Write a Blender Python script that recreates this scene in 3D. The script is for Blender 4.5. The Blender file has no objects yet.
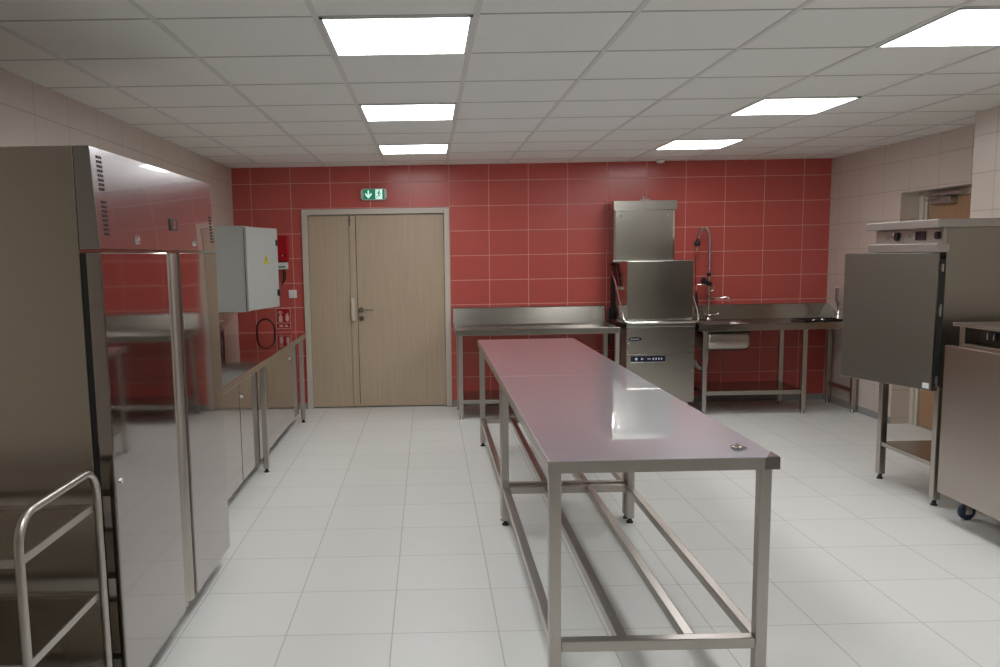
import bpy, math, random
from mathutils import Vector, Matrix
random.seed(7)
S = bpy.context.scene
COL = S.collection
PI = math.pi

# ------------------------------------------------------------------ camera
def make_camera():
    cd = bpy.data.cameras.new('camera'); co = bpy.data.objects.new('camera', cd); COL.objects.link(co)
    cd.sensor_fit = 'HORIZONTAL'; cd.sensor_width = 36.0; cd.lens = 821.226 / 1000 * 36.0
    cd.shift_x = (500 - 436.387) / 1000.0; cd.shift_y = (351.196 - 333.5) / 1000.0
    cd.clip_start = 0.05; cd.clip_end = 60
    rx, ry, rz = -0.1177, 0.0174, -0.0080
    m = Matrix.Rotation(rz, 3, 'Z') @ Matrix.Rotation(rx, 3, 'X') @ Matrix.Rotation(ry, 3, 'Y')
    right, fwd, up = m.col[0], m.col[1], m.col[2]
    mm = Matrix((right, up, -fwd)).transposed().to_4x4()
    mm.translation = Vector((0.4028, -3.1796, 1.563))
    co.matrix_world = mm
    S.camera = co
make_camera()

# ------------------------------------------------------------------ world, light levels, exposure
w = bpy.data.worlds.new('world'); S.world = w; w.use_nodes = True
w.node_tree.nodes['Background'].inputs[0].default_value = (0.8, 0.85, 1, 1)
w.node_tree.nodes['Background'].inputs[1].default_value = 0.02
S.view_settings.view_transform = 'Standard'; S.view_settings.look = 'None'
S.view_settings.exposure = 0.0; S.view_settings.gamma = 1.0
S.view_settings.use_curve_mapping = False
PANEL_STRENGTH = 13.0          # the ceiling panels are the only light, an added rear pair included

# ------------------------------------------------------------------ materials
def newmat(name):
    m = bpy.data.materials.new(name); m.use_nodes = True
    nt = m.node_tree; b = nt.nodes['Principled BSDF']
    return m, nt, b
def math_(nt, op, a, b=None, c=None):
    n = nt.nodes.new('ShaderNodeMath'); n.operation = op
    for i, v in enumerate((a, b, c)):
        if v is None: continue
        if isinstance(v, (int, float)): n.inputs[i].default_value = v
        else: nt.links.new(v, n.inputs[i])
    return n.outputs[0]
def maprange(nt, v, a, b, c, d):
    n = nt.nodes.new('ShaderNodeMapRange'); nt.links.new(v, n.inputs[0])
    for i, x in enumerate((a, b, c, d)): n.inputs[i + 1].default_value = x
    return n.outputs[0]
def noise(nt, vec, scale, detail=2, rough=0.5):
    n = nt.nodes.new('ShaderNodeTexNoise'); n.inputs['Scale'].default_value = scale
    n.inputs['Detail'].default_value = detail; n.inputs['Roughness'].default_value = rough
    if vec is not None: nt.links.new(vec, n.inputs['Vector'])
    return n.outputs[0]
def position(nt): return nt.nodes.new('ShaderNodeNewGeometry').outputs['Position']
def objcoord(nt): return nt.nodes.new('ShaderNodeTexCoord').outputs['Object']
def scaled(nt, vec, s):
    n = nt.nodes.new('ShaderNodeVectorMath'); n.operation = 'MULTIPLY'
    nt.links.new(vec, n.inputs[0]); n.inputs[1].default_value = s
    return n.outputs[0]
def mixcol(nt, f, a, b):
    n = nt.nodes.new('ShaderNodeMix'); n.data_type = 'RGBA'
    if isinstance(f, (int, float)): n.inputs[0].default_value = f
    else: nt.links.new(f, n.inputs[0])
    for k, v in ((6, a), (7, b)):
        if isinstance(v, tuple): n.inputs[k].default_value = (*v, 1) if len(v) == 3 else v
        else: nt.links.new(v, n.inputs[k])
    return n.outputs[2]
def bump(nt, h, strength, dist, b):
    n = nt.nodes.new('ShaderNodeBump'); n.inputs['Strength'].default_value = strength
    n.inputs['Distance'].default_value = dist; nt.links.new(h, n.inputs['Height'])
    nt.links.new(n.outputs[0], b.inputs['Normal'])

def plain(name, col, rough=0.5, metal=0.0, spec=0.5, emis=None, coat=0):
    m, nt, b = newmat(name)
    b.inputs['Base Color'].default_value = (*col, 1); b.inputs['Roughness'].default_value = rough
    b.inputs['Metallic'].default_value = metal; b.inputs['Specular IOR Level'].default_value = spec
    b.inputs['Coat Weight'].default_value = coat
    if emis:
        b.inputs['Emission Color'].default_value = (*emis[0], 1); b.inputs['Emission Strength'].default_value = emis[1]
    return m

def tiled(name, ua, u0, pu, va, v0, pv, col, grout, gw, rough, var=0.03, bumpd=0.0015, soil=0.0):
    m, nt, b = newmat(name)
    sep = nt.nodes.new('ShaderNodeSeparateXYZ'); pos = position(nt); nt.links.new(pos, sep.inputs[0])
    tu = math_(nt, 'DIVIDE', math_(nt, 'SUBTRACT', sep.outputs[ua], u0), pu)
    tv = math_(nt, 'DIVIDE', math_(nt, 'SUBTRACT', sep.outputs[va], v0), pv)
    du = math_(nt, 'MULTIPLY', math_(nt, 'PINGPONG', tu, 0.5), pu)
    dv = math_(nt, 'MULTIPLY', math_(nt, 'PINGPONG', tv, 0.5), pv)
    d = math_(nt, 'MINIMUM', du, dv)
    mask = maprange(nt, d, gw * 0.35, gw * 0.65, 1.0, 0.0)
    cmb = nt.nodes.new('ShaderNodeCombineXYZ')
    nt.links.new(math_(nt, 'FLOOR', tu), cmb.inputs[0]); nt.links.new(math_(nt, 'FLOOR', tv), cmb.inputs[1])
    wn = nt.nodes.new('ShaderNodeTexWhiteNoise'); nt.links.new(cmb.outputs[0], wn.inputs[0])
    f = maprange(nt, wn.outputs[0], 0, 1, 1 - var, 1 + var)
    cl = maprange(nt, noise(nt, pos, 1.5, 2), 0.3, 0.7, 1 - var * 0.4, 1 + var * 0.4)
    hsv = nt.nodes.new('ShaderNodeHueSaturation'); hsv.inputs['Color'].default_value = (*col, 1)
    nt.links.new(math_(nt, 'MULTIPLY', f, cl), hsv.inputs['Value'])
    nt.links.new(mixcol(nt, mask, hsv.outputs[0], grout), b.inputs['Base Color'])
    rr = maprange(nt, noise(nt, pos, 3, 3), 0.3, 0.7, rough - 0.01, rough + 0.02)
    nt.links.new(math_(nt, 'MAXIMUM', rr, math_(nt, 'MULTIPLY', mask, 0.8)), b.inputs['Roughness'])
    h = math_(nt, 'ADD', math_(nt, 'SUBTRACT', 1.0, mask), math_(nt, 'MULTIPLY', noise(nt, pos, 9, 2), 0.25))
    bump(nt, h, 0.5, bumpd, b)
    return m

def steel(name, col, rough, streak=(1, 60, 60), wav=0.0, wavscale=4, metal=1.0, rvar=0.02, bdist=0.004, brush=0.0, coat=0.0, coatr=0.03):
    """sheet steel; streak = stretch of the brushing noise, wav = slight dishing of thin sheet, brush = fine brushed relief, coat = clear protective film"""
    m, nt, b = newmat(name)
    oc = objcoord(nt)
    n1 = noise(nt, scaled(nt, oc, streak), 8, 2, 0.6)
    n2 = noise(nt, oc, 1.3, 2, 0.5)
    cf = maprange(nt, n1, 0.25, 0.75, 0.97, 1.03)
    hsv = nt.nodes.new('ShaderNodeHueSaturation'); hsv.inputs['Color'].default_value = (*col, 1)
    nt.links.new(cf, hsv.inputs['Value']); nt.links.new(hsv.outputs[0], b.inputs['Base Color'])
    b.inputs['Metallic'].default_value = metal
    nt.links.new(maprange(nt, n2, 0.3, 0.7, rough - rvar * 0.5, rough + rvar), b.inputs['Roughness'])
    b.inputs['Coat Weight'].default_value = coat; b.inputs['Coat Roughness'].default_value = coatr
    if wav or brush:
        b1 = nt.nodes.new('ShaderNodeBump'); b1.inputs['Strength'].default_value = wav; b1.inputs['Distance'].default_value = bdist
        nt.links.new(noise(nt, oc, wavscale, 1), b1.inputs['Height'])
        out = b1.outputs[0]
        if brush:
            b2 = nt.nodes.new('ShaderNodeBump'); b2.inputs['Strength'].default_value = brush; b2.inputs['Distance'].default_value = 0.0006
            nt.links.new(n1, b2.inputs['Height']); nt.links.new(out, b2.inputs['Normal']); out = b2.outputs[0]
        nt.links.new(out, b.inputs['Normal']); 
        if wav: nt.links.new(b1.outputs[0], b.inputs['Coat Normal'])
    return m

M = {}
M['red'] = tiled('red_wall_tile', 0, 1.022, 0.3966, 2, 2.286, 0.248, (0.56, 0.105, 0.088), (0.74, 0.38, 0.33), 0.006, 0.25)
M['beige_y'] = tiled('beige_wall_tile', 1, 1.04, 0.396, 2, 2.286, 0.248, (0.66, 0.58, 0.51), (0.47, 0.41, 0.36), 0.005, 0.30, 0.012)
M['beige_x'] = tiled('beige_wall_tile_front', 0, 1.04, 0.396, 2, 2.286, 0.248, (0.66, 0.58, 0.51), (0.47, 0.41, 0.36), 0.005, 0.30, 0.012)
M['floor'] = tiled('floor_tile', 0, -0.6593, 0.4424, 1, 0.0758, 0.4424, (0.80, 0.81, 0.78), (0.56, 0.56, 0.53), 0.0045, 0.38, 0.012)
M['skirt'] = tiled('grey_skirting_tile', 0, 1.022, 0.3966, 2, 5.0, 9.0, (0.33, 0.33, 0.32), (0.2, 0.2, 0.2), 0.004, 0.35)
def ceiling_mat():
    m, nt, b = newmat('mineral_ceiling_tile')
    pos = position(nt)
    sp = noise(nt, pos, 220, 2, 0.7)
    nt.links.new(mixcol(nt, maprange(nt, sp, 0.35, 0.6, 0, 1), (0.84, 0.83, 0.80), (0.90, 0.89, 0.86)), b.inputs['Base Color'])
    b.inputs['Roughness'].default_value = 0.95; b.inputs['Specular IOR Level'].default_value = 0.1
    return m
M['ceil'] = ceiling_mat()
M['grid'] = plain('white_ceiling_grid', (0.72, 0.71, 0.69), 0.5)
M['gap'] = plain('ceiling_joint', (0.52, 0.51, 0.49), 0.9)
def wood(name, c1, c2, ax):
    m, nt, b = newmat(name)
    pos = position(nt); s = [28, 28, 28]; s[ax] = 1.2
    n1 = noise(nt, scaled(nt, pos, tuple(s)), 1.6, 5, 0.6)
    n2 = noise(nt, pos, 1.1, 2)
    nt.links.new(mixcol(nt, maprange(nt, math_(nt, 'ADD', n1, math_(nt, 'MULTIPLY', n2, 0.4)), 0.35, 1.05, 0, 1), c1, c2), b.inputs['Base Color'])
    b.inputs['Roughness'].default_value = 0.42
    return m
M['oak'] = wood('oak_door_veneer', (0.44, 0.335, 0.235), (0.56, 0.45, 0.33), 2)
M['oak2'] = wood('warm_oak_door_veneer', (0.36, 0.21, 0.12), (0.44, 0.27, 0.16), 2)
M['frame'] = plain('beige_painted_frame', (0.62, 0.56, 0.48), 0.4)
M['steel'] = steel('brushed_steel', (0.42, 0.395, 0.36), 0.24, brush=0.25)
M['steel_v'] = steel('brushed_steel_panel', (0.42, 0.39, 0.35), 0.24, (1, 60, 60), 0.08, 2, brush=0.25)
M['leg'] = steel('satin_steel_tube', (0.50, 0.47, 0.43), 0.3, (40, 40, 2))
M['hood'] = steel('brushed_hood_steel', (0.56, 0.55, 0.50), 0.20, (1, 60, 60), 0.30, 2.5, brush=0.35)
M['fridge_front'] = steel('polished_fridge_steel', (0.35, 0.32, 0.305), 0.065, (60, 60, 1), 0.35, 1.9, coat=0.5, coatr=0.02)
M['fridge_head'] = steel('hazy_polished_fridge_steel', (0.36, 0.345, 0.35), 0.22, (60, 60, 1), 0.30, 1.9, coat=1.0, coatr=0.015)
M['fridge_side'] = steel('dull_fridge_steel', (0.44, 0.41, 0.36), 0.26, (1, 60, 60), brush=0.2)
M['counter'] = steel('polished_counter_steel', (0.42, 0.38, 0.36), 0.07, (2, 40, 40), 0.15, 2.5, coat=0.5)
M['film_top'] = steel('filmed_table_steel', (0.40, 0.41, 0.45), 0.34, (40, 2, 40), 0.10, 2.5, 0.35, coat=1.0, coatr=0.03)
M['film_top'].node_tree.nodes['Principled BSDF'].inputs['Coat IOR'].default_value = 1.7
M['drain'] = steel('drain_table_steel', (0.34, 0.32, 0.285), 0.2, (1, 40, 40), 0.1, 3, brush=0.15)
M['oven'] = steel('dull_oven_steel', (0.31, 0.29, 0.26), 0.34, (1, 60, 60), brush=0.15)
M['trimsteel'] = steel('satin_appliance_trim', (0.42, 0.40, 0.37), 0.45, metal=0.85)
M['unit'] = steel('warm_brushed_steel', (0.46, 0.415, 0.365), 0.30, (1, 60, 60), brush=0.3)
M['darksteel'] = plain('dark_control_steel', (0.10, 0.085, 0.075), 0.3, 0.8)
M['chrome'] = plain('chrome', (0.85, 0.84, 0.82), 0.08, 1.0)
M['black'] = plain('black_plastic', (0.012, 0.012, 0.013), 0.4)
M['rubber'] = plain('black_rubber', (0.02, 0.02, 0.02), 0.7)
M['dark'] = plain('dark_void', (0.01, 0.01, 0.01), 0.8)
M['darkbase'] = plain('dark_plinth', (0.06, 0.055, 0.05), 0.6)
M['grey_paint'] = plain('light_grey_enamel', (0.50, 0.53, 0.52), 0.35)
M['white'] = plain('white_plastic', (0.80, 0.80, 0.78), 0.35)
M['offwhite'] = plain('grey_white_plastic', (0.60, 0.62, 0.60), 0.35)
M['redplastic'] = plain('glossy_red_plastic', (0.45, 0.012, 0.02), 0.25)
M['signred'] = plain('sign_red', (0.42, 0.006, 0.02), 0.35)
M['signpink'] = plain('sign_print', (0.75, 0.50, 0.45), 0.45)
M['yellow'] = plain('warning_yellow', (0.62, 0.62, 0.04), 0.4)
M['green'] = plain('exit_green', (0.0, 0.19, 0.10), 0.35, emis=((0.0, 0.30, 0.16), 0.35))
M['exitwhite'] = plain('exit_white', (0.7, 0.9, 0.82), 0.35, emis=((0.65, 0.95, 0.85), 0.75))
M['greenprint'] = plain('green_print', (0.05, 0.25, 0.14), 0.5)
M['screen'] = plain('navy_control_glass', (0.012, 0.014, 0.045), 0.12)
M['icon'] = plain('pale_icon_print', (0.6, 0.66, 0.75), 0.4)
M['bottle'] = plain('dark_red_brown_plastic', (0.05, 0.008, 0.006), 0.25)
M['bluewheel'] = plain('dark_blue_rubber', (0.02, 0.035, 0.075), 0.45)
M['darkprint'] = plain('dark_print', (0.05, 0.045, 0.04), 0.5)
M['diffuser'] = plain('lit_diffuser', (0.9, 0.9, 0.9), 0.5, emis=((0.985, 0.99, 1.0), PANEL_STRENGTH))
M['purple'] = plain('mauve_protective_film', (0.22, 0.19, 0.19), 0.25, 0.7)

# ------------------------------------------------------------------ mesh builder
class MB:
    def __init__(s): s.v = []; s.f = []; s.sm = []
    def add(s, vs, fs, smooth=False, T=None):
        o = len(s.v)
        s.v += [tuple(T @ Vector(p)) if T is not None else tuple(p) for p in vs]
        s.f += [tuple(i + o for i in f) for f in fs]; s.sm += [smooth] * len(fs)
        return s
    def box(s, x0, x1, y0, y1, z0, z1, T=None):
        vs = [(x, y, z) for z in (z0, z1) for y in (y0, y1) for x in (x0, x1)]
        return s.add(vs, [(0, 2, 3, 1), (4, 5, 7, 6), (0, 1, 5, 4), (2, 6, 7, 3), (0, 4, 6, 2), (1, 3, 7, 5)], False, T)
    def bar(s, p0, p1, w, h):
        """rectangular bar between two points, w across, h high"""
        p0, p1 = Vector(p0), Vector(p1); d = (p1 - p0).normalized()
        up = Vector((0, 0, 1)) if abs(d.z) < 0.9 else Vector((0, 1, 0))
        a = d.cross(up).normalized() * w / 2; c = a.cross(d).normalized() * h / 2
        vs = [p + a * i + c * j for p in (p0, p1) for (i, j) in ((-1, -1), (1, -1), (1, 1), (-1, 1))]
        return s.add(vs, [(0, 1, 2, 3), (7, 6, 5, 4), (0, 4, 5, 1), (1, 5, 6, 2), (2, 6, 7, 3), (3, 7, 4, 0)])
    def tube(s, pts, r, n=12, T=None, closed=False):
        pts = [Vector(p) for p in pts]; m = len(pts); rs = r if isinstance(r, (list, tuple)) else [r] * m
        vs = []; fs = []
        tan = []
        for i in range(m):
            a = pts[(i - 1) % m] if (i or closed) else pts[0]; b = pts[(i + 1) % m] if (i < m - 1 or closed) else pts[-1]
            tan.append((b - a).normalized())
        nrm = tan[0].orthogonal().normalized()
        for i in range(m):
            if i:
                nrm = (nrm - tan[i] * nrm.dot(tan[i])).normalized()
            bn = tan[i].cross(nrm)
            for k in range(n):
                t = 2 * PI * k / n
                vs.append(pts[i] + (nrm * math.cos(t) + bn * math.sin(t)) * rs[i])
        lim = m if closed else m - 1
        for i in range(lim):
            j = (i + 1) % m
            for k in range(n):
                fs.append((i * n + k, i * n + (k + 1) % n, j * n + (k + 1) % n, j * n + k))
        s.add(vs, fs, True, T)
        if not closed:
            s.add(vs[:n], [tuple(reversed(range(n)))], False, T); s.add(vs[-n:], [tuple(range(n))], False, T)
        return s
    def cyl(s, p0, p1, r, n=20, T=None): return s.tube([p0, p1], r, n, T)
    def lathe(s, prof, c=(0, 0, 0), n=24, T=None):
        """prof: list of (radius, z); closed at both ends"""
        vs = []; fs = []
        for r, z in prof:
            for k in range(n):
                t = 2 * PI * k / n; vs.append((c[0] + r * math.cos(t), c[1] + r * math.sin(t), c[2] + z))
        for i in range(len(prof) - 1):
            for k in range(n):
                fs.append((i * n + k, i * n + (k + 1) % n, (i + 1) * n + (k + 1) % n, (i + 1) * n + k))
        s.add(vs, fs, True, T)
        s.add(vs[:n], [tuple(reversed(range(n)))], False, T); s.add(vs[-n:], [tuple(range(n))], False, T)
        return s
    def prism(s, poly, axis, a, b, T=None):
        """polygon of 2-D points extruded along axis (0:x -> (y,z), 1:y -> (x,z), 2:z -> (x,y))"""
        def P(u, v, t): return (t, u, v) if axis == 0 else (u, t, v) if axis == 1 else (u, v, t)
        n = len(poly); vs = [P(u, v, a) for u, v in poly] + [P(u, v, b) for u, v in poly]
        fs = [tuple(range(n)), tuple(reversed(range(n, 2 * n)))] + [(i, (i + 1) % n, n + (i + 1) % n, n + i) for i in range(n)]
        return s.add(vs, fs, False, T)

BASE = {}
def obj(name, mb, m, parent=None, bevel=0.0, kind=None, label=None, segs=2):
    me = bpy.data.meshes.new(name)
    base = Vector((0, 0, 0))
    if parent is not None: base = BASE[parent.name]
    me.from_pydata([tuple(Vector(v) - base) for v in mb.v], [], mb.f)
    me.update()
    me.polygons.foreach_set('use_smooth', mb.sm)
    import bmesh
    bm = bmesh.new(); bm.from_mesh(me); bmesh.ops.recalc_face_normals(bm, faces=bm.faces); bm.to_mesh(me); bm.free()
    me.materials.append(m)
    o = bpy.data.objects.new(name, me); COL.objects.link(o)
    if parent is not None: o.parent = parent
    BASE[o.name] = base.copy()
    if bevel:
        bv = o.modifiers.new('bevel', 'BEVEL'); bv.width = bevel; bv.segments = segs; bv.limit_method = 'ANGLE'
        bv.angle_limit = math.radians(50)
    if kind: o['kind'] = kind
    if label: o['label'] = label
    return o
def thing(name, label, cat, loc, group=None):
    o = bpy.data.objects.new(name, None); o.empty_display_size = 0.1; COL.objects.link(o); o.location = loc
    o['label'] = label; o['category'] = cat
    if group: o['group'] = group
    BASE[o.name] = Vector(loc)
    return o
def tag(o, label, cat, group=None):
    o['label'] = label; o['category'] = cat
    if group: o['group'] = group
    return o
def struct(name, mb, m, parent=None, bevel=0.0):
    return obj(name, mb, m, parent, bevel, None if parent else 'structure')
def arc(c, r, a0, a1, n, plane='xz'):
    out = []
    for i in range(n + 1):
        t = a0 + (a1 - a0) * i / n; u, v = r * math.cos(t), r * math.sin(t)
        out.append({'xz': (c[0] + u, c[1], c[2] + v), 'yz': (c[0], c[1] + u, c[2] + v), 'xy': (c[0] + u, c[1] + v, c[2])}[plane])
    return out
def RZ(px, py, ang): return Matrix.Translation((px, py, 0)) @ Matrix.Rotation(ang, 4, 'Z')

# ------------------------------------------------------------------ room shell
XL, XR, XN, YB, YF, H = -1.544, 4.468, 4.10, 5.18, -5.9, 2.448
XDEEP = 4.66
struct('floor', MB().box(XL - .2, XDEEP + .2, YF - .2, YB + .3, -.1, 0), M['floor'])
struct('ceiling', MB().box(XL - .2, XDEEP + .2, YF - .2, YB + .3, H, H + .1), M['ceil'])
DX0, DX1, DZ = -0.862, 0.622, 2.028      # double door outer frame
struct('wall_back', MB().box(XL - .2, DX0, YB, YB + .12, 0, H).box(DX1, XR + .3, YB, YB + .12, 0, H)
       .box(DX0, DX1, YB, YB + .12, DZ, H), M['red'])
struct('wall_left', MB().box(XL - .12, XL, YF, YB, 0, H), M['beige_y'])
struct('wall_front', MB().box(XL - .2, XN, YF - .12, YF, 0, H), M['beige_x'])
RY0, RY1, RZT = 2.92, 3.93, 2.015        # recess of the side door
struct('wall_right', MB().box(XR, XDEEP + .06, RY1, YB, 0, H).box(XR, XDEEP + .06, RY0, RY1, RZT, H)
       .box(XR, XDEEP + .06, 2.45, RY0, 0, H).box(XN, XDEEP + .06, YF, 2.45, 0, H), M['beige_y'])
struct('baseboard_back', MB().box(XL + .008, DX0, YB - .008, YB, 0, .062).box(DX1, XR - .008, YB - .008, YB, 0, .062), M['skirt'])
struct('baseboard_left', MB().box(XL, XL + .008, YF, YB, 0, .062), M['skirt'])
struct('baseboard_right', MB().box(XR - .008, XR, RY1, YB, 0, .062), M['skirt'])
# suspended ceiling grid
g = MB()
for k in range(-2, 8):
    x = k * .6; g.box(x - .0115, x + .0115, YF, YB, H - .004, H + .001)
struct('trim_1', g, M['grid'])
g = MB()
for j in range(-9, 9):
    y = j * .6; g.box(XL, XDEEP, y - .0055, y + .0055, H - .002, H + .001)
struct('trim_2', g, M['gap'])

# double door in the red wall
d1 = thing('door_1', '', '', (-0.12, YB, 0)); del d1['label']; del d1['category']; d1['kind'] = 'structure'
fw = .056
obj('door_frame', MB().box(DX0, DX0 + fw, YB - .022, YB + .12, 0, DZ).box(DX1 - fw, DX1, YB - .022, YB + .12, 0, DZ)
    .box(DX0 + fw, DX1 - fw, YB - .022, YB + .12, DZ - fw, DZ), M['frame'], d1, .004)
obj('door_leaf', MB().box(DX0 + fw + .003, -.393, YB + .02, YB + .06, .012, DZ - fw - .004), M['oak'], d1, .002)
lf = obj('door_leaf', MB().box(-.322, DX1 - fw - .003, YB + .02, YB + .06, .012, DZ - fw - .004), M['oak'], d1, .002)
obj('centre_stile', MB().box(-.390, -.327, YB + .012, YB + .055, .012, DZ - fw - .006), M['oak'], d1, .002)
obj('flush_bolt', MB().box(-.385, -.375, YB + .006, YB + .014, 1.86, 1.955).box(-.388, -.372, YB + .004, YB + .012, 1.90, 1.93), M['steel'], d1)
obj('pull_plate', MB().box(-.388, -.352, YB - .028, YB + .014, .905, 1.135), M['frame'], d1, .006)
hd = MB().cyl((-.287, YB + .02, 1.012), (-.287, YB - .002, 1.012), .026).cyl((-.287, YB, 1.012), (-.287, YB - .045, 1.012), .009)
hd.tube([(-.287, YB - .045, 1.012), (-.27, YB - .05, 1.012), (-.165, YB - .05, 1.010)], .0095)
hd.cyl((-.287, YB + .02, .925), (-.287, YB, .925), .026)
hh = obj('lever_handle', hd, M['steel'], d1)
obj('keyhole', MB().box(-.293, -.281, YB - .003, YB + .001, .907, .94), M['dark'], hh)

# side door in the deep recess of the right wall
d2 = thing('door_2', '', '', (XDEEP, 3.4, 0)); del d2['label']; del d2['category']; d2['kind'] = 'structure'
obj('door_frame', MB().box(XDEEP - .035, XDEEP + .06, RY1 - .06, RY1 - .002, 0, RZT - .002).box(XDEEP - .035, XDEEP + .06, RY0, RY0 + .05, 0, RZT - .002)
    .box(XDEEP - .035, XDEEP + .06, RY0 + .05, RY1 - .06, RZT - .055, RZT - .002), M['frame'], d2, .004)
obj('frame_reveal', MB().box(XDEEP - .02, XDEEP + .05, RY1 - .10, RY1 - .062, 0, RZT - .058), M['frame'], d2)
obj('door_leaf', MB().box(XDEEP - .012, XDEEP + .04, RY0 + .055, RY1 - .112, .01, RZT - .06), M['oak2'], d2, .002)
cl = obj('door_closer', MB().box(XDEEP - .075, XDEEP - .013, 3.45, 3.70, 1.90, 1.955).box(XDEEP - .05, XDEEP - .013, 3.70, 3.76, 1.905, 1.945), M['trimsteel'], d2, .008)
obj('closer_arm', MB().box(XDEEP - .09, XDEEP - .036, 3.30, 3.78, 1.965, 1.985).bar((XDEEP - .08, 3.5, 1.96), (XDEEP - .10, 3.74, 1.93), .02, .008), M['trimsteel'], cl, .002)

# ------------------------------------------------------------------ ceiling panels
PL = {(0, 0): 'nearest LED ceiling panel of the left row, above the steel prep tables',
      (0, 3): 'middle LED ceiling panel of the left row',
      (0, 6): 'LED ceiling panel of the left row closest to the red wall',
      (4, 0): 'nearest LED ceiling panel of the right row, cut by the photo edge',
      (4, 3): 'middle LED ceiling panel of the right row',
      (4, 6): 'LED ceiling panel of the right row closest to the red wall',
      (0, -3): 'LED ceiling panel added unseen behind the viewer, continuing the left row',  # this rear pair is added out of view to brighten fridge side and table edges
      (4, -3): 'LED ceiling panel added unseen behind the viewer, continuing the right row'}
for (i, j), lab in PL.items():
    x, y = i * .6, j * .6
    t = thing('ceiling_light', 'lit square ' + lab, 'ceiling light', (x + .3, y + .3, H), 'square LED panels in the ceiling')
    a, b2 = .012, .588
    obj('light_frame', MB().box(x + a, x + b2, y + a, y + a + .012, H - .007, H).box(x + a, x + b2, y + b2 - .012, y + b2, H - .007, H)
        .box(x + a, x + a + .012, y + a, y + b2, H - .007, H).box(x + b2 - .012, x + b2, y + a, y + b2, H - .007, H), M['white'], t)
    obj('diffuser', MB().box(x + .022, x + .578, y + .022, y + .578, H - .005, H - .0005), M['diffuser'], t)
t = thing('smoke_detector', 'small round white detector on the ceiling near the red wall', 'detector', (2.70, 5.02, H))
obj('detector_base', MB().lathe([(.055, -.012), (.055, 0)], (2.70, 5.02, H)), M['white'], t)
obj('detector_head', MB().lathe([(.012, -.038), (.034, -.034), (.045, -.012)], (2.70, 5.02, H)), M['white'], t)

# ------------------------------------------------------------------ double-door refrigerator, left
FX, FY0, FY1, FZ, FS = -0.635, -0.546, 0.88, 1.92, 1.597
t = thing('refrigerator', 'tall double-door stainless steel refrigerator with polished doors against the left wall', 'refrigerator', (-1.08, .17, 0))
obj('body', MB().box(-1.50, -.703, FY0, FY1, .10, FZ), M['fridge_side'], t, .003)
TILT = .016
hp = obj('head_panel', MB().prism([(-.7015, FS), (FX, FS), (FX - TILT, FZ), (-.7015, FZ)], 1, FY0, FY1), M['fridge_head'], t, .002)
HT = Matrix.Translation((FX, 0, FS)) @ Matrix.Rotation(-math.atan2(TILT, FZ - FS), 4, 'Y') @ Matrix.Translation((-FX, 0, -FS))
obj('door_gasket', MB().box(-.703, -.684, FY0 + .01, FY1 - .01, .12, 1.585), M['rubber'], t)
YS = .115
dl = obj('door', MB().box(-.684, FX, FY0, YS, .10, 1.587), M['fridge_front'], t, .004)
dr = obj('door', MB().box(-.684, FX, .285, FY1, .10, 1.587), M['fridge_front'], t, .004)
# recessed grip: a rounded full-height channel on the meeting edge of the far door
prof = [(-.684, .138), (-.662, .138)] + [(-.662 + .022 * math.sin(k * PI / 8), .162 - .022 * math.cos(k * PI / 8)) for k in range(9)]
prof += [(-.672, .188), (-.672, .200)] + [(-.660 + .023 * math.sin(k * PI / 8), .240 - .036 * math.cos(k * PI / 8)) for k in range(9)] + [(-.668, .280), (-.668, .284), (-.684, .284)]
obj('door_grip', MB().prism(prof, 2, .10, 1.585), M['leg'], dr, label='rounded full-height finger grip')
def grille(y0, n, zt, rows, right=False):
    mb = MB()
    for r in range(rows):
        for c in range(n):
            yy = y0 + c * .016
            mb.box(FX - .003, FX + .0008, yy, yy + .010, zt - r * .0145 - .009, zt - r * .0145, HT)
    return mb
obj('vent_grille', grille(-.50, 3, 1.895, 8), M['dark'], hp); obj('vent_grille', grille(-.50, 3, 1.752, 8), M['dark'], hp)
obj('vent_grille', grille(.80, 3, 1.76, 9), M['dark'], hp)
th = obj('thermostat', MB().box(FX - .002, FX + .004, .185, .285, 1.677, 1.725, HT), M['black'], hp, .002)
obj('display', MB().box(FX + .003, FX + .0055, .215, .255, 1.682, 1.718, HT), M['steel'], th)
for yy in (-.192, .524):
    lk = MB().cyl((FX - .002, yy, 1.628), (FX + .006, yy, 1.628), .012); lk.cyl((FX, yy - .004, 1.645), (FX + .003, yy - .004, 1.645), .005)
    obj('lock', lk, M['chrome'], hp)
obj('door_lock', MB().cyl((FX - .002, -.50, .83), (FX + .004, -.50, .83), .009), M['chrome'], dl)
for y in (FY0 + .08, FY1 - .08):
    for x in (-1.42, -.76):
        obj('foot', MB().lathe([(.02, 0), (.02, .01), (.012, .014), (.012, .10)], (x, y, 0), 14), M['steel'], t)

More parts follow.
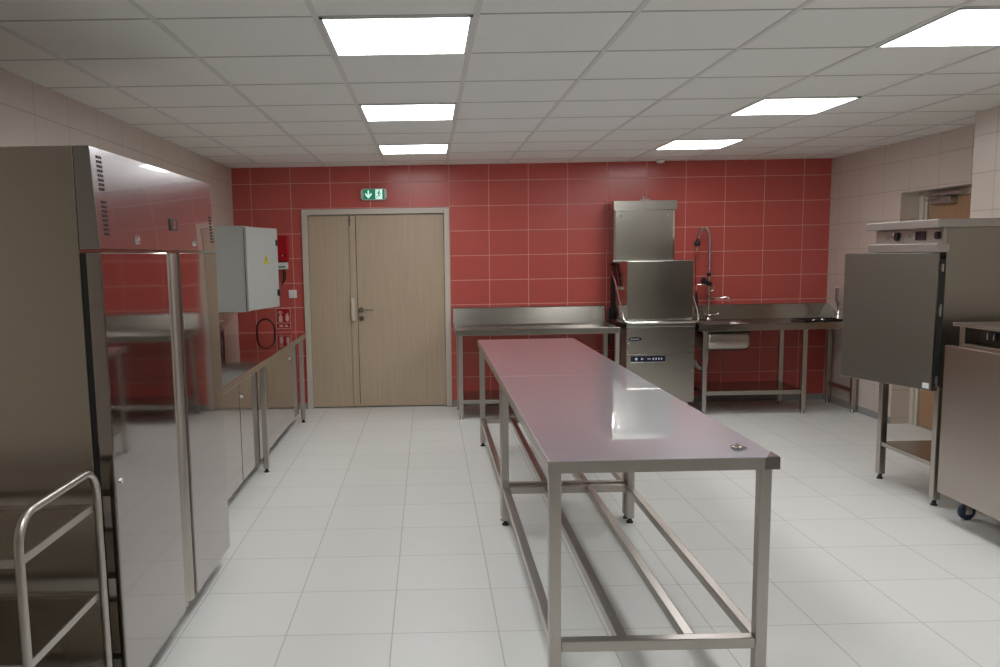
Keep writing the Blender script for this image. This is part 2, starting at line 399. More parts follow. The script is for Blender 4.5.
# ------------------------------------------------------------------ tube trolley, bottom left
TX, TY0, TY1, TZ = -.67, -1.12, -.615, .905
t = thing('trolley', 'stainless tube trolley with shelves in front of the refrigerator side', 'trolley', (-1.08, (TY0 + TY1) / 2, 0))
def hoop(x):
    r = .085
    pts = [(x, TY0, .10), (x, TY0, .5)] + [(x, TY0 + r - r * math.cos(a), TZ - r + r * math.sin(a)) for a in [i * PI / 16 for i in range(9)]]
    pts += [(x, TY1 - r + r * math.sin(a), TZ - r + r * math.cos(a)) for a in [i * PI / 16 for i in range(9)]] + [(x, TY1, .5), (x, TY1, .10)]
    return MB().tube(pts, .0125, 16)
for x in (TX, -1.47): obj('tube_hoop', hoop(x), M['leg'], t)
for z in (.78, .49, .20):
    mb = MB().box(-1.455, TX - .014, TY0 + .014, TY1 - .014, z - .012, z)
    sh = obj('shelf', mb, M['fridge_side'], t, .002)
    obj('shelf_rim', MB().box(TX - .014, TX - .008, TY0 + .012, TY1 - .012, z - .012, z + .012).box(-1.462, -1.456, TY0 + .012, TY1 - .012, z - .012, z + .012)
        .box(-1.455, TX - .014, TY0 + .010, TY0 + .016, z - .012, z + .012).box(-1.455, TX - .014, TY1 - .016, TY1 - .010, z - .012, z + .012), M['leg'], sh, .001)
for x in (TX, -1.47):
    for y in (TY0, TY1):
        c = obj('caster', MB().cyl((x - .012, y, .04), (x + .012, y, .04), .04, 24), M['rubber'], t)
        obj('caster_fork', MB().box(x - .018, x - .013, y - .015, y + .015, .03, .09).box(x + .013, x + .018, y - .015, y + .015, .03, .09).box(x - .018, x + .018, y - .015, y + .015, .085, .10), M['steel'], c)

# ------------------------------------------------------------------ left counter and base cabinets
CZ, CX, CY0, CY1 = .828, -.785, .93, 4.65
def foot(mb, x, y, r=.018, h=.03):
    return mb.lathe([(r, 0), (r, .008), (r * .62, .012), (r * .62, h)], (x, y, 0), 14)
t = thing('steel_counter', 'long polished stainless worktop on square legs along the left wall', 'counter', (-1.16, 2.8, 0))
obj('worktop', MB().box(XL + .01, CX, CY0, CY1, CZ - .045, CZ), M['counter'], t, .004)
for y in (.97, 2.70, 4.49):
    lg = obj('leg', MB().box(-.826, -.788, y - .019, y + .019, .03, CZ - .045), M['leg'], t, .004)
    obj('foot', foot(MB(), -.807, y), M['rubber'], lg)
    lg = obj('leg', MB().box(-1.515, -1.477, y - .019, y + .019, .03, CZ - .045), M['leg'], t, .004)
    obj('foot', foot(MB(), -1.496, y), M['rubber'], lg)
def base_cabinet(y0, y1, splits, locks, label):
    c = thing('base_cabinet', label, 'cabinet', (-1.16, (y0 + y1) / 2, 0), 'base cabinets below the left counter')
    obj('body', MB().box(-1.46, -.862, y0, y1, .10, .762), M['steel_v'], c, .003)
    ed = [y0] + splits + [y1]
    for a, b in zip(ed[:-1], ed[1:]):
        d = obj('door', MB().box(-.860, -.838, a + .002, b - .002, .10, .755), M['counter'], c, .002)
        for ly, lz in locks:
            if a < ly < b:
                obj('lock', MB().cyl((-.84, ly, lz), (-.829, ly, lz), .014), M['chrome'], d)
    obj('plinth', MB().box(-1.42, -.92, y0 + .03, y1 - .03, 0, .10), M['darkbase'], c)
base_cabinet(.95, 2.085, [1.52], [], 'polished base cabinet under the left counter, nearer one by the refrigerator')
base_cabinet(2.10, 4.44, [3.20], [(2.16, .659), (4.02, .675)], 'polished base cabinet under the left counter, farther one toward the red wall')
t = thing('pump_bottle', 'dark red-brown bottle with metal pump on the left counter behind the refrigerator', 'bottle', (-1.33, 3.60, CZ))
obj('bottle_body', MB().lathe([(.03, 0), (.034, .005), (.034, .14), (.026, .165), (.013, .175), (.013, .185)], (-1.33, 3.60, CZ)), M['bottle'], t)
obj('pump', MB().cyl((-1.33, 3.60, 1.01), (-1.33, 3.60, 1.045), .005).tube([(-1.33, 3.60, 1.045), (-1.31, 3.60, 1.047), (-1.295, 3.60, 1.035)], .006), M['chrome'], t)
hs = [(-1.26, 4.72, .001), (-1.26, 4.72, .5), (-1.26, 4.72, .85)] + [(-1.175 - .085 * math.cos(a), 4.72, .87 + .10 * math.sin(a)) for a in [i * PI / 16 for i in range(17)]] + [(-1.09, 4.72, .85), (-1.09, 4.72, .5), (-1.09, 4.72, .001)]
tag(obj('bent_hose', MB().tube(hs, .010, 12), M['bottle']), 'thin dark hose bent into an arch just behind the far end of the left counter', 'hose')

# ------------------------------------------------------------------ grey electrical cabinet
t = thing('electrical_cabinet', 'light grey electrical cabinet with its door ajar high on the left wall', 'electrical cabinet', (XL, 4.3, 1.085))
obj('body', MB().box(XL, -1.184, 4.0, 4.6, 1.087, 1.835), M['grey_paint'], t, .006)
ang = math.atan2(.155, .60)
T = RZ(-1.182, 3.985, 0) @ Matrix.Rotation(-ang, 4, 'Z')
dd = obj('door', MB().box(-.001, .020, 0, .63, 1.098, 1.825, T), M['grey_paint'], t, .004)
def onp(x0, x1, y0, y1, z0, z1): return MB().box(x0, x1, y0, y1, z0, z1, T)
obj('lock', onp(.019, .032, .585, .612, 1.665, 1.72), M['black'], dd, .002)
obj('lock', onp(.019, .040, .585, .618, 1.20, 1.26), M['black'], dd, .003)
tri = MB().prism([(.32, 1.50), (.42, 1.50), (.37, 1.60)], 0, .0195, .0215, T)
wl = obj('warning_sticker', tri, M['yellow'], dd)
obj('lightning_symbol', MB().prism([(.368, 1.565), (.380, 1.565), (.374, 1.544), (.383, 1.544), (.364, 1.512), (.368, 1.535), (.359, 1.535)], 0, .0213, .0222, T), M['black'], wl)
obj('edge_seal', MB().box(-.006, -.0005, .005, .625, 1.10, 1.81, T), M['rubber'], dd)

# ------------------------------------------------------------------ small things on the red wall
Y = YB
t = thing('alarm_box', 'red plastic box on the red wall beside the electrical cabinet', 'alarm box', (-1.06, Y, 1.52))
ab = obj('box_body', MB().box(-1.13, -.995, Y - .07, Y - .001, 1.575, 1.77).box(-1.125, -1.0, Y - .055, Y - .001, 1.52, 1.573), M['redplastic'], t, .008)
obj('screw', MB().cyl((-1.055, Y - .066, 1.575), (-1.055, Y - .074, 1.575), .006), M['white'], ab)
t = thing('switch_box', 'small white box with green strip below the red alarm box', 'wall box', (-1.05, Y, 1.43))
sb = obj('box_body', MB().box(-1.12, -1.012, Y - .06, Y - .001, 1.437, 1.505), M['white'], t, .006)
obj('green_strip', MB().box(-1.108, -1.03, Y - .0612, Y - .059, 1.455, 1.470), M['greenprint'], sb)
tag(obj('hanging_handset', MB().tube([(-1.055, Y - .02, 1.435), (-1.048, Y - .03, 1.40), (-1.05, Y - .03, 1.34), (-1.075, Y - .02, 1.285)], [.012, .017, .015, .006]), M['bottle']),
    'short dark cord hanging under the small white wall box', 'cord')
t = thing('light_switch', 'square white wall switch beside the double door', 'switch', (-.975, Y, 1.185))
sp = obj('plate', MB().box(-1.017, -.936, Y - .012, Y - .0005, 1.145, 1.227), M['white'], t, .004)
obj('rocker', MB().box(-1.002, -.951, Y - .017, Y - .011, 1.160, 1.212), M['white'], sp, .003)
# fire-extinguisher sign
t = thing('fire_sign', 'red fire extinguisher sign with pale border on the red wall', 'sign', (-1.083, Y, .835))
sx0, sx1, sz0, sz1 = -1.158, -1.008, .835, 1.045
pl = obj('sign_plate', MB().box(sx0, sx1, Y - .004, Y - .0005, sz0, sz1), M['signred'], t)
b = MB(); yy0, yy1 = Y - .0052, Y - .0038; bw = .006
b.box(sx0, sx1, yy0, yy1, sz1 - bw, sz1).box(sx0, sx1, yy0, yy1, sz0, sz0 + bw).box(sx0, sx0 + bw, yy0, yy1, sz0, sz1).box(sx1 - bw, sx1, yy0, yy1, sz0, sz1)
b.box(sx0, sx1, yy0, yy1, sz0 + .055, sz0 + .061)
obj('sign_border', b, M['signpink'], pl)
e = MB().box(sx0 + .03, sx0 + .066, yy0, yy1, .905, .963).prism([(sx0 + .034, .966), (sx0 + .062, .966), (sx0 + .052, .984), (sx0 + .044, .984)], 1, yy0, yy1)
e.bar((sx0 + .048, Y - .0045, .986), (sx0 + .07, Y - .0045, 1.004), .0012, .007).bar((sx0 + .048, Y - .0045, .990), (sx0 + .022, Y - .0045, 1.006), .0012, .007)
e.bar((sx0 + .024, Y - .0045, 1.004), (sx0 + .022, Y - .0045, .975), .0012, .006).box(sx0 + .03, sx0 + .06, yy0, yy1, 1.004, 1.014)
obj('extinguisher_symbol', e, M['signpink'], pl)
fl = MB().prism([(sx0 + .115, .905), (sx0 + .135, .92), (sx0 + .130, .94), (sx0 + .137, .955), (sx0 + .124, .97), (sx0 + .13, .985), (sx0 + .115, .998), (sx0 + .112, .98), (sx0 + .1, .985),
                 (sx0 + .108, .965), (sx0 + .094, .955), (sx0 + .106, .942), (sx0 + .094, .93)], 1, yy0, yy1)
obj('flame_symbol', fl, M['signpink'], pl)
for w_ in ((.034, .044, .054, .062), (.092, .102, .110)):
    tx = MB()
    for k, x in enumerate(w_): tx.box(sx0 + x, sx0 + x + .0102, yy0, yy1, .852 + (k % 2) * .004, .876 - (k % 3) * .004)
    obj('small_print', tx, M['signpink'], pl)
# exit sign
t = thing('exit_sign', 'green exit sign with down arrow and running figure above the double door', 'exit sign', (-.127, Y, 2.105))
ex0, ex1, ez0, ez1 = -.258, .004, 2.108, 2.222
pr = []
for cx, cz, a0 in ((ex1 - .03, ez1 - .03, 0), (ex0 + .03, ez1 - .03, PI / 2), (ex0 + .03, ez0 + .03, PI), (ex1 - .03, ez0 + .03, 1.5 * PI)):
    pr += [(cx + .03 * math.cos(a0 + k * PI / 10), cz + .03 * math.sin(a0 + k * PI / 10)) for k in range(6)]
hs_ = obj('housing', MB().prism(pr, 1, Y - .045, Y - .0005), M['offwhite'], t, .004)
gp = obj('green_panel', MB().box(ex0 + .027, ex1 - .027, Y - .0475, Y - .044, ez0 + .009, ez1 - .009), M['green'], hs_)
ya, yb = Y - .0490, Y - .0470
ac = ex0 + .077; am = 2.165
obj('arrow_symbol', MB().prism([(ac - .007, 2.203), (ac + .007, 2.203), (ac + .007, 2.156), (ac + .030, 2.18), (ac + .033, 2.163), (ac, 2.124), (ac - .033, 2.163), (ac - .030, 2.18), (ac - .007, 2.156)], 1, ya, yb), M['exitwhite'], gp)
wp = obj('white_doorway', MB().box(ex0 + .148, ex0 + .214, ya, yb, ez0 + .01, ez1 - .01), M['exitwhite'], gp)
q = ex0 + .181; yc, yd = Y - .0500, Y - .0488
rm = MB().lathe([(.0085, 0), (.0085, .0012)], (0, 0, 0), 14, Matrix.Translation((q + .004, Y - .0490, 2.196)) @ Matrix.Rotation(PI / 2, 4, 'X'))
rm.prism([(q - .008, 2.186), (q + .006, 2.186), (q + .006, 2.155), (q - .006, 2.155)], 1, yc, yd)
for a, b_ in (((q, 2.158), (q - .012, 2.142)), ((q - .012, 2.142), (q - .028, 2.128)), ((q, 2.158), (q + .014, 2.143)), ((q + .014, 2.143), (q + .010, 2.122)),
              ((q - .004, 2.182), (q - .024, 2.172)), ((q + .004, 2.182), (q + .022, 2.166))):
    rm.bar((a[0], Y - .0494, a[1]), (b_[0], Y - .0494, b_[1]), .0012, .008)
obj('running_figure', rm, M['green'], wp)

# ------------------------------------------------------------------ landing table left of dishwasher
def sqleg(parent, x, y, z1, s=.042, base=.03, m='leg', fm='rubber'):
    lg = obj('leg', MB().box(x - s / 2, x + s / 2, y - s / 2, y + s / 2, base, z1), M[m], parent, .004)
    obj('foot', foot(MB(), x, y, .02, base + .002), M[fm], lg)
    return lg
t = thing('landing_table', 'stainless dish table with low splashback against the red wall left of the dishwasher', 'table', (1.42, 4.8, 0))
x0, x1, ya, yb, zt = .645, 2.186, 4.43, 5.14, .858
tp = MB().box(x0, x1, ya + .02, yb, zt - .022, zt - .012)
tp.box(x0, x1, ya, ya + .022, zt - .058, zt).box(x0, x0 + .02, ya + .022, yb, zt - .058, zt).box(x1 - .02, x1, ya + .022, yb, zt - .058, zt)
obj('worktop', tp, M['drain'], t, .004)
rb = MB()
for k in range(5): rb.box(x0 + .06, x1 - .06, 4.93 + k * .035, 4.938 + k * .035, zt - .0125, zt - .006)
obj('drain_ribs', rb, M['drain'], t, .002)
obj('splashback', MB().prism([(yb - .02, zt - .02), (yb, zt - .02), (yb + .03, 1.012), (yb + .012, 1.018), (yb + .004, 1.008)], 0, x0, x1), M['drain'], t)
for x in (.69, 2.165):
    for y in (4.49, 5.0): sqleg(t, x, y, zt - .05, fm='steel')
obj('undershelf', MB().box(.69, 2.165, 4.475, 5.02, .148, .188), M['steel'], t, .003)

# ------------------------------------------------------------------ hood dishwasher
t = thing('dishwasher', 'hood dishwasher with steam condenser box standing against the red wall', 'dishwasher', (2.58, 4.8, 0))
a, b_ = 2.255, 2.905
bd = obj('body', MB().box(a, b_, 4.52, 5.10, .12, .895), M['steel_v'], t, .003)
obj('tank_rim', MB().box(a - .004, b_ + .004, 4.49, 5.10, .845, .902), M['hood'], t, .005)
up_ = obj('upper_panel', MB().box(a + .002, b_ - .002, 4.497, 4.519, .600, .838), M['steel'], t, .003)
lp = obj('lower_panel', MB().box(a + .002, b_ - .002, 4.497, 4.519, .135, .594), M['steel_v'], t, .003)
lo = []
for k in range(24): lo.append((2.338 + .062 * math.cos(k * PI / 12), .735 + .019 * math.sin(k * PI / 12)))
bg = obj('badge', MB().prism(lo, 1, 4.4945, 4.4975), M['black'], up_)
tx = MB()
for k in range(6): tx.box(2.296 + k * .014, 2.296 + k * .014 + .009, 4.4937, 4.4948, .729, .741 - (k % 2) * .004)
obj('badge_lettering', tx, M['icon'], bg)
sc = obj('control_panel', MB().box(2.30, 2.625, 4.490, 4.4975, .520, .572), M['screen'], lp, .002)
obj('control_icon', MB().lathe([(.013, 0), (.013, .001)], (0, 0, 0), 12, Matrix.Translation((2.35, 4.4895, .546)) @ Matrix.Rotation(PI / 2, 4, 'X')), M['icon'], sc)
for x, w_, h_ in ((2.395, .008, .02), (2.408, .008, .012), (2.455, .03, .007), (2.505, .012, .02), (2.531, .012, .02), (2.557, .012, .02), (2.583, .012, .02)):
    obj('control_icon', MB().box(x, x + w_, 4.4888, 4.4902, .546 - h_ / 2, .546 + h_ / 2), M['icon'], sc)
obj('panel_lip', MB().box(2.295, 2.632, 4.488, 4.4975, .509, .519), M['chrome'], lp)
for x, z, pp in ((2.275, .695, up_), (2.885, .70, up_), (2.885, .43, lp)):
    obj('screw', MB().cyl((x, 4.4975, z), (x, 4.491, z), .009, 14), M['chrome'], pp)
for x in (a + .05, b_ - .05):
    for y in (4.56, 5.03): obj('foot', foot(MB(), x, y, .02, .12), M['steel'], t)
hd_ = obj('hood', MB().box(a + .004, b_ - .022, 4.505, 5.06, .906, 1.467), M['hood'], t, .006)
tb = [(2.215, 4.97, 1.37), (2.215, 4.80, 1.27), (2.215, 4.50, .99), (2.217, 4.46, .94), (2.225, 4.43, .91), (2.25, 4.415, .897), (2.30, 4.41, .895),
      (2.84, 4.41, .895), (2.885, 4.415, .897), (2.91, 4.43, .91), (2.92, 4.46, .94), (2.922, 4.50, .99), (2.922, 4.80, 1.27), (2.922, 4.97, 1.37)]
obj('handle', MB().tube(tb, .0095, 12), M['chrome'], t)
obj('lift_arm', MB().tube([(2.228, 5.02, 1.43), (2.236, 4.96, 1.40), (2.240, 4.88, 1.32), (2.240, 4.83, 1.22)], .014, 10), M['bottle'], t)
obj('pivot', MB().cyl((2.225, 4.83, 1.20), (2.256, 4.83, 1.20), .022, 16), M['chrome'], t)
obj('rear_column', MB().box(2.203, 2.225, 5.02, 5.05, .62, 1.00).box(2.235, 2.925, 5.062, 5.10, .88, 1.46), M['black'], t)
cx0, cx1 = 2.219, 2.822
cb = obj('steam_condenser', MB().box(cx0, cx1 - .012, 4.90, 5.16, 1.452, 1.955), M['hood'], t, .004)
obj('condenser_cap', MB().box(cx0 - .005, cx1 + .012, 4.885, 5.165, 1.955, 2.045), M['hood'], cb, .004)
for fx in (cx0 - .002, cx1 - .028): obj('side_flange', MB().box(fx, fx + .018, 4.893, 4.9, 1.452, 1.95), M['chrome'], cb)
for x in (cx0 + .06, cx1 - .075): obj('screw', MB().cyl((x, 4.90, 1.90), (x, 4.888, 1.90), .011, 14), M['chrome'], cb)
obj('top_valve', MB().box(2.49, 2.59, 4.97, 5.03, 2.045, 2.065).cyl((2.535, 5.0, 2.06), (2.535, 5.0, 2.09), .014).box(2.515, 2.555, 4.99, 5.01, 2.088, 2.096), M['chrome'], cb)

# ------------------------------------------------------------------ sink table
t = thing('sink_table', 'stainless sink table with undershelf against the red wall right of the dishwasher', 'sink table', (3.68, 4.8, 0))
x0, x1, ya, yb, zt = 2.925, 4.455, 4.43, 5.14, .868
bx0, bx1, by0, by1 = 3.016, 3.455, 4.53, 4.93
tp = MB()
tp.box(x0, bx0, ya + .02, yb, zt - .022, zt - .010).box(bx1, x1, ya + .02, yb, zt - .022, zt - .010)
tp.box(bx0, bx1, ya + .02, by0, zt - .022, zt - .010).box(bx0, bx1, by1, yb, zt - .022, zt - .010)
tp.box(x0, x1, ya, ya + .022, zt - .065, zt).box(x0, x0 + .015, ya + .022, yb, zt - .065, zt).box(x1 - .015, x1, ya + .022, yb, zt - .065, zt)
obj('worktop', tp, M['drain'], t, .003)
obj('splashback', MB().prism([(yb - .02, zt - .02), (yb, zt - .02), (yb + .03, .998), (yb + .012, 1.004), (yb + .004, .994)], 0, x0, x1)
    .prism([(yb - .0, zt - .01), (4.80, zt - .01), (yb - .0, 1.0)], 0, x1 - .008, x1 + .002), M['drain'], t)
def rrect(x0, x1, y0, y1, r, n=5):
    out = []
    for cx, cy, a0 in ((x1 - r, y1 - r, 0), (x0 + r, y1 - r, PI / 2), (x0 + r, y0 + r, PI), (x1 - r, y0 + r, 1.5 * PI)):
        out += [(cx + r * math.cos(a0 + k * PI / 2 / n), cy + r * math.sin(a0 + k * PI / 2 / n)) for k in range(n + 1)]
    return out
def bowl(x0, x1, y0, y1, zt, zb, th=.004):
    mb = MB(); rings = []
    def ring(ins, z, r): rings.append([(p[0], p[1], z) for p in rrect(x0 + ins, x1 - ins, y0 + ins, y1 - ins, r)])
    ring(0, zt, .05); ring(0, zb + .05, .05); ring(.015, zb + .015, .055); ring(.05, zb, .06)
    ring(.05 + th, zb + th, .056); ring(.015 + th, zb + .015 + th, .05); ring(th, zb + .05, .046); ring(th, zt, .046)
    n = len(rings[0]); vs = [p for r in rings for p in r]; fs = []
    for i in range(len(rings) - 1):
        if i == 3: continue
        for k in range(n): fs.append((i * n + k, i * n + (k + 1) % n, (i + 1) * n + (k + 1) % n, (i + 1) * n + k))
    for k in range(n): fs.append((7 * n + k, 7 * n + (k + 1) % n, (k + 1) % n, k))
    fs.append(tuple(range(3 * n, 4 * n))); fs.append(tuple(range(4 * n, 5 * n)))
    return mb.add(vs, fs, True)
bs = obj('basin', bowl(bx0, bx1, by0, by1, zt - .011, .60), M['unit'], t)
for x in (2.992, 3.937):
    for y in (4.485, 5.0): sqleg(t, x, y, zt - .06, fm='steel')
for y in (4.485, 4.98): sqleg(t, 4.415, y, zt - .06, fm='steel')
obj('brace', MB().box(4.40, 4.43, 4.506, 4.959, .19, .225), M['leg'], t, .003)
obj('undershelf', MB().box(2.99, 3.94, 4.47, 5.02, .188, .228), M['steel'], t, .003)
obj('drain_pipe', MB().tube([(3.10, 4.75, .613), (3.10, 4.75, .50), (3.095, 4.75, .44), (3.07, 4.75, .41), (3.03, 4.75, .41), (3.005, 4.75, .44), (3.0, 4.78, .47), (3.0, 5.10, .47)], .018, 12), M['offwhite'], t)
t = thing('prerinse_tap', 'tall pre-rinse tap with spring hose arching over the sink table', 'tap', (3.205, 5.03, zt))
bx, by = 3.205, 5.03
obj('base', MB().lathe([(.03, -.01), (.03, .006), (.02, .014), (.018, .035)], (bx, by, zt)), M['chrome'], t)
obj('riser', MB().cyl((bx, by, zt + .03), (bx, by, 1.30), .0115), M['chrome'], t)
ch = MB().tube([(bx, by, zt + .035), (bx - .035, by - .05, zt + .05), (bx - .06, by - .08, zt + .055)], .008).tube([(bx, by, zt + .035), (bx + .04, by - .04, zt + .05), (bx + .085, by - .06, zt + .055)], .008)
ch.tube([(bx, by, zt + .03), (bx, by - .06, zt + .02)], .009)
obj('lever', ch, M['chrome'], t)
obj('valve', MB().cyl((bx - .055, by - .01, 1.245), (bx + .02, by - .01, 1.215), .024, 16).cyl((bx - .075, by - .01, 1.262), (bx - .045, by - .01, 1.25), .03, 16).lathe([(.018, 0), (.022, .01), (.022, .03), (.016, .04)], (bx, by, 1.295)), M['black'], t)
path = [(bx, by, 1.33 + k * .02) for k in range(17)]
path += [(bx - .06 + .06 * math.cos(a), by - .02 * a / PI, 1.66 + .115 * math.sin(a)) for a in [k * PI / 18 for k in range(1, 17)]]
path += [(bx - .122, by - .02, 1.668), (bx - .128, by - .02, 1.655)]
obj('hose', MB().tube(path, .0085, 10), M['rubber'], t)
def helix(path, R, r, turns):
    P = [Vector(p) for p in path]; L = [0]
    for i in range(1, len(P)): L.append(L[-1] + (P[i] - P[i - 1]).length)
    n = turns * 8; out = []
    side = Vector((0, 1, 0))
    for k in range(n + 1):
        s_ = L[-1] * k / n; i = max(j for j in range(len(L)) if L[j] <= s_ + 1e-9); i = min(i, len(P) - 2)
        f = (s_ - L[i]) / (L[i + 1] - L[i]); c = P[i].lerp(P[i + 1], f); tg = (P[i + 1] - P[i]).normalized()
        u = side - tg * side.dot(tg); u.normalize(); v = tg.cross(u); t_ = 2 * PI * k / 8
        out.append(c + (u * math.cos(t_) + v * math.sin(t_)) * R)
    return MB().tube(out, r, 5)
obj('spring', helix(path[:-1], .0145, .0036, 34), M['chrome'], t)
obj('spray_head', MB().lathe([(.018, 0), (.03, .004), (.032, .03), (.022, .05), (.012, .056)], (bx - .13, by - .02, 1.60)), M['black'], t)
obj('spray_nozzle', MB().lathe([(.006, 0), (.009, .01), (.009, .06)], (bx - .13, by - .02, 1.545)), M['chrome'], t)
obj('spout', MB().tube([(bx, by, 1.10), (bx + .02, by - .03, 1.085), (bx + .05, by - .06, 1.075), (bx + .13, by - .10, 1.09), (bx + .155, by - .11, 1.088), (bx + .165, by - .115, 1.07), (bx + .165, by - .115, 1.045)], .0095), M['chrome'], t)
obj('side_valve', MB().tube([(bx + .015, by, 1.14), (bx + .045, by, 1.15), (bx + .05, by, 1.20)], .008), M['chrome'], t)
obj('hook_arm', MB().tube([(bx - .03, by - .01, 1.215), (bx - .12, by - .01, 1.215), (bx - .128, by - .01, 1.20), (bx - .128, by - .01, 1.15)], .006), M['chrome'], t)
obj('pull_rod', MB().cyl((bx - .135, by - .01, 1.20), (bx - .14, by - .01, 1.50), .0035, 8), M['rubber'], t)
obj('trigger_handle', MB().tube([(bx - .128, by - .01, 1.15), (bx - .126, by - .01, 1.12), (bx - .118, by - .01, .98), (bx - .11, by - .01, .93)], [.009, .015, .016, .024], 12), M['black'], t)
t = thing('black_tray', 'flat black tray lying on the right end of the sink table', 'tray', (4.14, 4.65, zt))
tr = MB().box(3.94, 4.33, 4.52, 4.80, zt - .0095, zt - .004)
tr.box(3.94, 4.33, 4.52, 4.53, zt - .004, zt + .014).box(3.94, 4.33, 4.79, 4.80, zt - .004, zt + .014).box(3.94, 3.95, 4.53, 4.79, zt - .004, zt + .014).box(4.32, 4.33, 4.53, 4.79, zt - .004, zt + .014)
obj('tray_body', tr, M['black'], t, .002)
for fx, fy in ((4.08, 4.62), (4.2, 4.70)): obj('chrome_fitting', MB().lathe([(.022, 0), (.022, .012), (.01, .02)], (fx, fy, zt - .004)), M['chrome'], t)
t = thing('drain_plug', 'small oval plug, its glint coloured white, on the front rim of the sink table', 'plug', (3.27, 4.50, zt))
obj('plug_body', MB().lathe([(.042, 0), (.042, .006), (.030, .016), (.012, .02)], (3.27, 4.50, zt - .0095)), M['white'], t)  # plain white body stands in for the reflection on the knob
t = thing('lever_tap', 'chrome lever tap at the right end of the sink table by the side wall', 'tap', (4.40, 4.86, zt))
bx, by = 4.425, 4.84
obj('base', MB().lathe([(.028, -.01), (.028, .01), (.018, .02), (.016, .10)], (bx, by, zt)), M['chrome'], t)
obj('spout', MB().tube([(bx, by, zt + .09), (bx + .005, by - .05, zt + .12), (bx + .01, by - .11, zt + .115), (bx + .01, by - .12, zt + .09)], .011), M['chrome'], t)
obj('lever', MB().tube([(bx, by, zt + .10), (bx - .002, by, zt + .145), (bx - .02, by, zt + .17), (bx - .022, by, zt + .19), (bx - .022, by, zt + .30)], [.018, .018, .012, .015, .015]), M['steel'], t)
obj('lever_cap', MB().cyl((bx - .022, by, zt + .298), (bx - .022, by, zt + .308), .013), M['white'], t)

# ------------------------------------------------------------------ two centre prep tables
LX = [.826, 1.064, 1.303, 1.536]
def prep_table(y0, y1, yf, yr, zf_, zr_, label):
    t = thing('prep_table', label, 'table', (1.19, (y0 + y1) / 2, 0), 'stainless prep tables in the room centre')
    obj('tabletop', MB().box(.797, 1.583, y0, y1, .817, .86), M['film_top'], t, .003)
    obj('edge_trim', MB().box(.7955, 1.5845, y0 - .0015, y0 - .0002, .8165, .857).box(.7955, .7968, y0, y1, .8165, .857).box(1.5832, 1.5845, y0, y1, .8165, .857), M['leg'], t, label='satin steel edge')
    s = .042
    for y in (yf, yr):
        for x in (.822, 1.543):
            lg = obj('leg', MB().box(x - s / 2, x + s / 2, y - s / 2, y + s / 2, .028, .817), M['leg'], t, .004)
            obj('foot', MB().lathe([(.02, 0), (.02, .008), (.012, .012), (.012, .03)], (x, y, 0), 14), M['rubber'], lg)
    for y, z in ((yf, zf_), (yr, zr_)):
        obj('crossbar', MB().box(.8435, 1.5215, y - .02, y + .02, z - .02, z + .02), M['leg'], t, .003)
    for x in LX:
        obj('rail', MB().bar((x, yf + .0215, zf_), (x, yr - .0215, zr_), .038, .038), M['leg'], t, .003)
    return t
t1 = prep_table(-.466, 1.476, -.437, 1.42, .192, .207, 'stainless prep table in the room centre, nearer one of the two in line')
prep_table(1.480, 3.505, 1.503, 3.39, .207, .209, 'stainless prep table in the room centre, farther one toward the red wall')
obj('corner_film', MB().prism([(1.541, -.4665), (1.5835, -.4665), (1.5835, -.391)], 2, .8595, .8608).box(1.534, 1.5852, -.4685, -.4660, .817, .8585), M['purple'], t1, label='dark film scrap on the front corner')
t = thing('metal_fitting', 'small metal fitting lying on the front right of the nearer prep table', 'fitting', (1.483, -.346, .86))
obj('ring', MB().lathe([(.020, 0), (.022, .004), (.022, .010), (.014, .013)], (1.483, -.346, .86)), M['steel'], t)
obj('tab', MB().box(1.483, 1.516, -.359, -.339, .8602, .866).cyl((1.483, -.346, .872), (1.483, -.346, .878), .007), M['chrome'], t, .001)

# ------------------------------------------------------------------ oven on stand, right
t = thing('oven_stand', 'square-legged stainless stand with low shelf beneath the oven', 'stand', (3.74, 1.92, 0))
for x in (3.44, 4.03):
    for y in (1.625, 2.225): sqleg(t, x, y, .70, .045, .035)
obj('top_frame', MB().box(3.42, 4.05, 1.60, 2.25, .70, .735), M['leg'], t, .003)
obj('shelf', MB().box(3.425, 4.045, 1.645, 2.205, .232, .262), M['steel'], t, .003)
t = thing('convection_oven', 'stainless oven with its door ajar and knobs above, on the tall stand', 'oven', (3.72, 1.9, .735))
oy0, oy1 = 1.53, 2.27
BX = 3.374
bo = MB().box(3.46, 4.06, oy0, oy1, .736, 1.663)
bo.box(BX, 3.46, oy0, oy0 + .05, .736, 1.52).box(BX, 3.46, oy1 - .05, oy1, .736, 1.52).box(BX, 3.46, oy0 + .05, oy1 - .05, .736, .80).box(BX, 3.46, oy0 + .05, oy1 - .05, 1.47, 1.663)
bo.box(BX, 3.46, oy0, oy0 + .05, 1.52, 1.663).box(BX, 3.46, oy1 - .05, oy1, 1.52, 1.663)
obj('body', bo, M['oven'], t)
obj('door_seal', MB().box(3.338, BX - .001, oy0 + .001, oy1 - .02, .745, .79).box(3.338, BX - .001, oy0 + .001, oy0 + .05, .79, 1.50).box(3.338, BX - .001, oy1 - .05, oy1 - .02, .79, 1.50).box(3.338, BX - .001, oy0 + .001, oy1 - .02, 1.485, 1.519), M['rubber'], t)
obj('canopy', MB().box(3.30, 4.07, 1.505, 2.275, 1.6635, 1.712), M['trimsteel'], t, .004)
cp = obj('control_panel', MB().box(3.352, BX - .001, oy0 + .002, 2.245, 1.575, 1.662), M['trimsteel'], t)
obj('lower_ledge', MB().box(3.30, BX - .001, 1.505, 2.24, 1.523, 1.574), M['trimsteel'], t, .004)
def knobx(x, y, z, r): return MB().cyl((x, y, z), (x - .016, y, z), r, 24).cyl((x - .015, y, z), (x - .020, y, z), r * .7, 20)
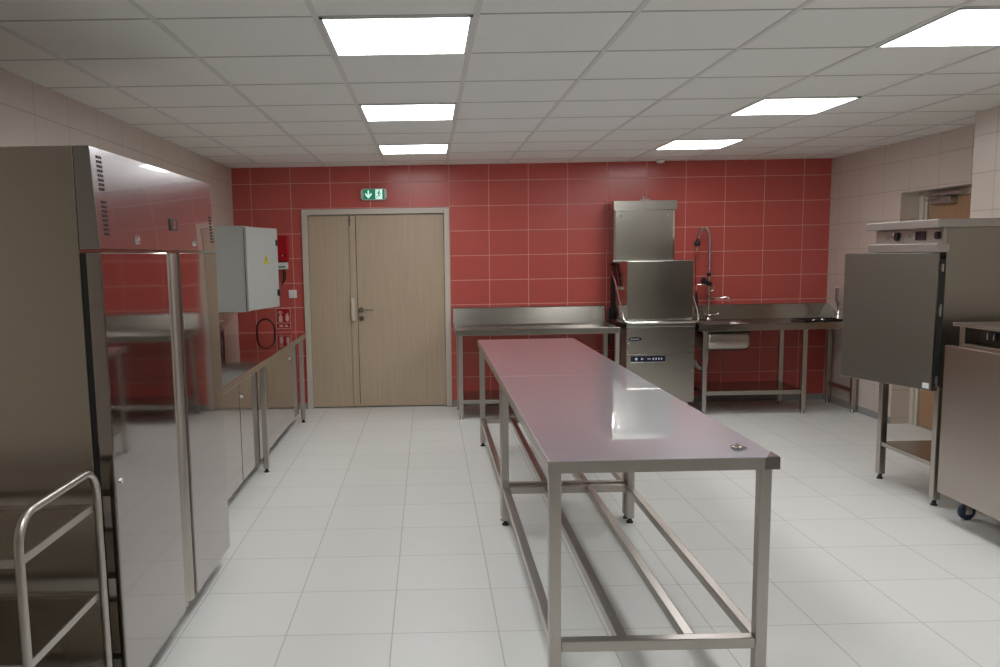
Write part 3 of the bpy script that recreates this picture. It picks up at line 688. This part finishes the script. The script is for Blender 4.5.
k1 = obj('knob', knobx(3.352, 1.99, 1.62, .026), M['black'], cp, .002)
obj('pointer', MB().box(3.3205, 3.3222, 1.988, 1.992, 1.625, 1.643), M['white'], k1)
k2 = obj('knob', knobx(3.352, 1.575, 1.62, .022), M['black'], cp, .002)
obj('timer_display', MB().box(3.345, 3.352, 1.70, 1.80, 1.595, 1.648), M['black'], cp, .008)
dots = MB()
for y, z in ((1.905, 1.61), (1.900, 1.622), (1.860, 1.615), (1.815, 1.635), (1.815, 1.625), (1.815, 1.615), (1.82, 1.605)): dots.box(3.3505, 3.3522, y, y + .005, z, z + .006)
obj('dial_print', dots, M['white'], cp)
obj('dial_marks', MB().box(3.3505, 3.3522, 2.05, 2.08, 1.618, 1.623).box(3.3505, 3.3522, 1.855, 1.865, 1.618, 1.626).box(3.3505, 3.3522, 2.10, 2.105, 1.60, 1.62), M['darkprint'], cp)
T = RZ(3.325, 1.525, math.atan2(.207, .655))
od = obj('door', MB().box(0, .05, 0.004, .687, .717, 1.521, T), M['oven'], t, .004)
obj('door_inner_pane', MB().box(.05, .056, .08, .61, .80, 1.44, T), M['screen'], od)
obj('rating_label', MB().box(-.0012, .001, .018, .062, .730, .762, T), M['white'], od)
for z, h in ((.775, .03), (1.19, .035), (1.435, .022)):
    obj('hinge', MB().cyl((3.350, 1.522, z - h), (3.350, 1.522, z + h), .0065, 12).box(3.344, 3.356, 1.518, 1.5305, z - h * .6, z + h * .6), M['leg'], t)

# ------------------------------------------------------------------ low appliance on casters, right edge
t = thing('wheeled_appliance', 'low stainless appliance on casters with control strip at the right edge', 'appliance', (3.7, .96, 0))
ay0, ay1 = .55, 1.31
fr = MB().box(3.345, 4.06, ay0, ay1, .14, 1.005)
obj('body', fr, M['unit'], t, .003)
obj('front_panel', MB().box(3.30, 3.343, ay0, 1.382, .158, 1.006), M['unit'], t, .003)
obj('top_slab', MB().box(3.295, 4.07, ay0, 1.318, 1.122, 1.140), M['unit'], t, .003)
fm = obj('control_frame', MB().box(3.31, 4.05, 1.235, 1.278, 1.006, 1.122).box(3.31, 3.345, ay0, 1.235, 1.006, 1.030).box(3.40, 4.05, ay0, 1.235, 1.006, 1.122), M['unit'], t, .003)
cs = obj('control_strip', MB().box(3.385, 3.3995, ay0 + .01, 1.232, 1.031, 1.121), M['darksteel'], t)
obj('rocker_switch', MB().box(3.372, 3.3855, 1.075, 1.145, 1.055, 1.098), M['black'], cs, .003)
obj('switch_edge', MB().box(3.370, 3.3725, 1.138, 1.143, 1.06, 1.095).box(3.370, 3.3725, 1.09, 1.094, 1.06, 1.09), M['white'], cs)
for x in (3.46, 3.96):
    for y in (ay0 + .10, 1.355 if x < 3.6 else ay1 - .08):
        c = obj('caster', MB().lathe([(.036, -.016), (.048, -.010), (.048, .010), (.036, .016)], (0, 0, 0), 24, Matrix.Translation((x, y, .048)) @ Matrix.Rotation(PI / 2, 4, 'X')), M['bluewheel'], t)
        obj('caster_fork', MB().box(x - .02, x + .02, y - .024, y - .018, .035, .118).box(x - .02, x + .02, y + .018, y + .024, .035, .118).box(x - .035, x + .035, y - .035, y + .03, .118, .139).cyl((x, y - .028, .048), (x, y + .028, .048), .01, 12), M['chrome'], c)
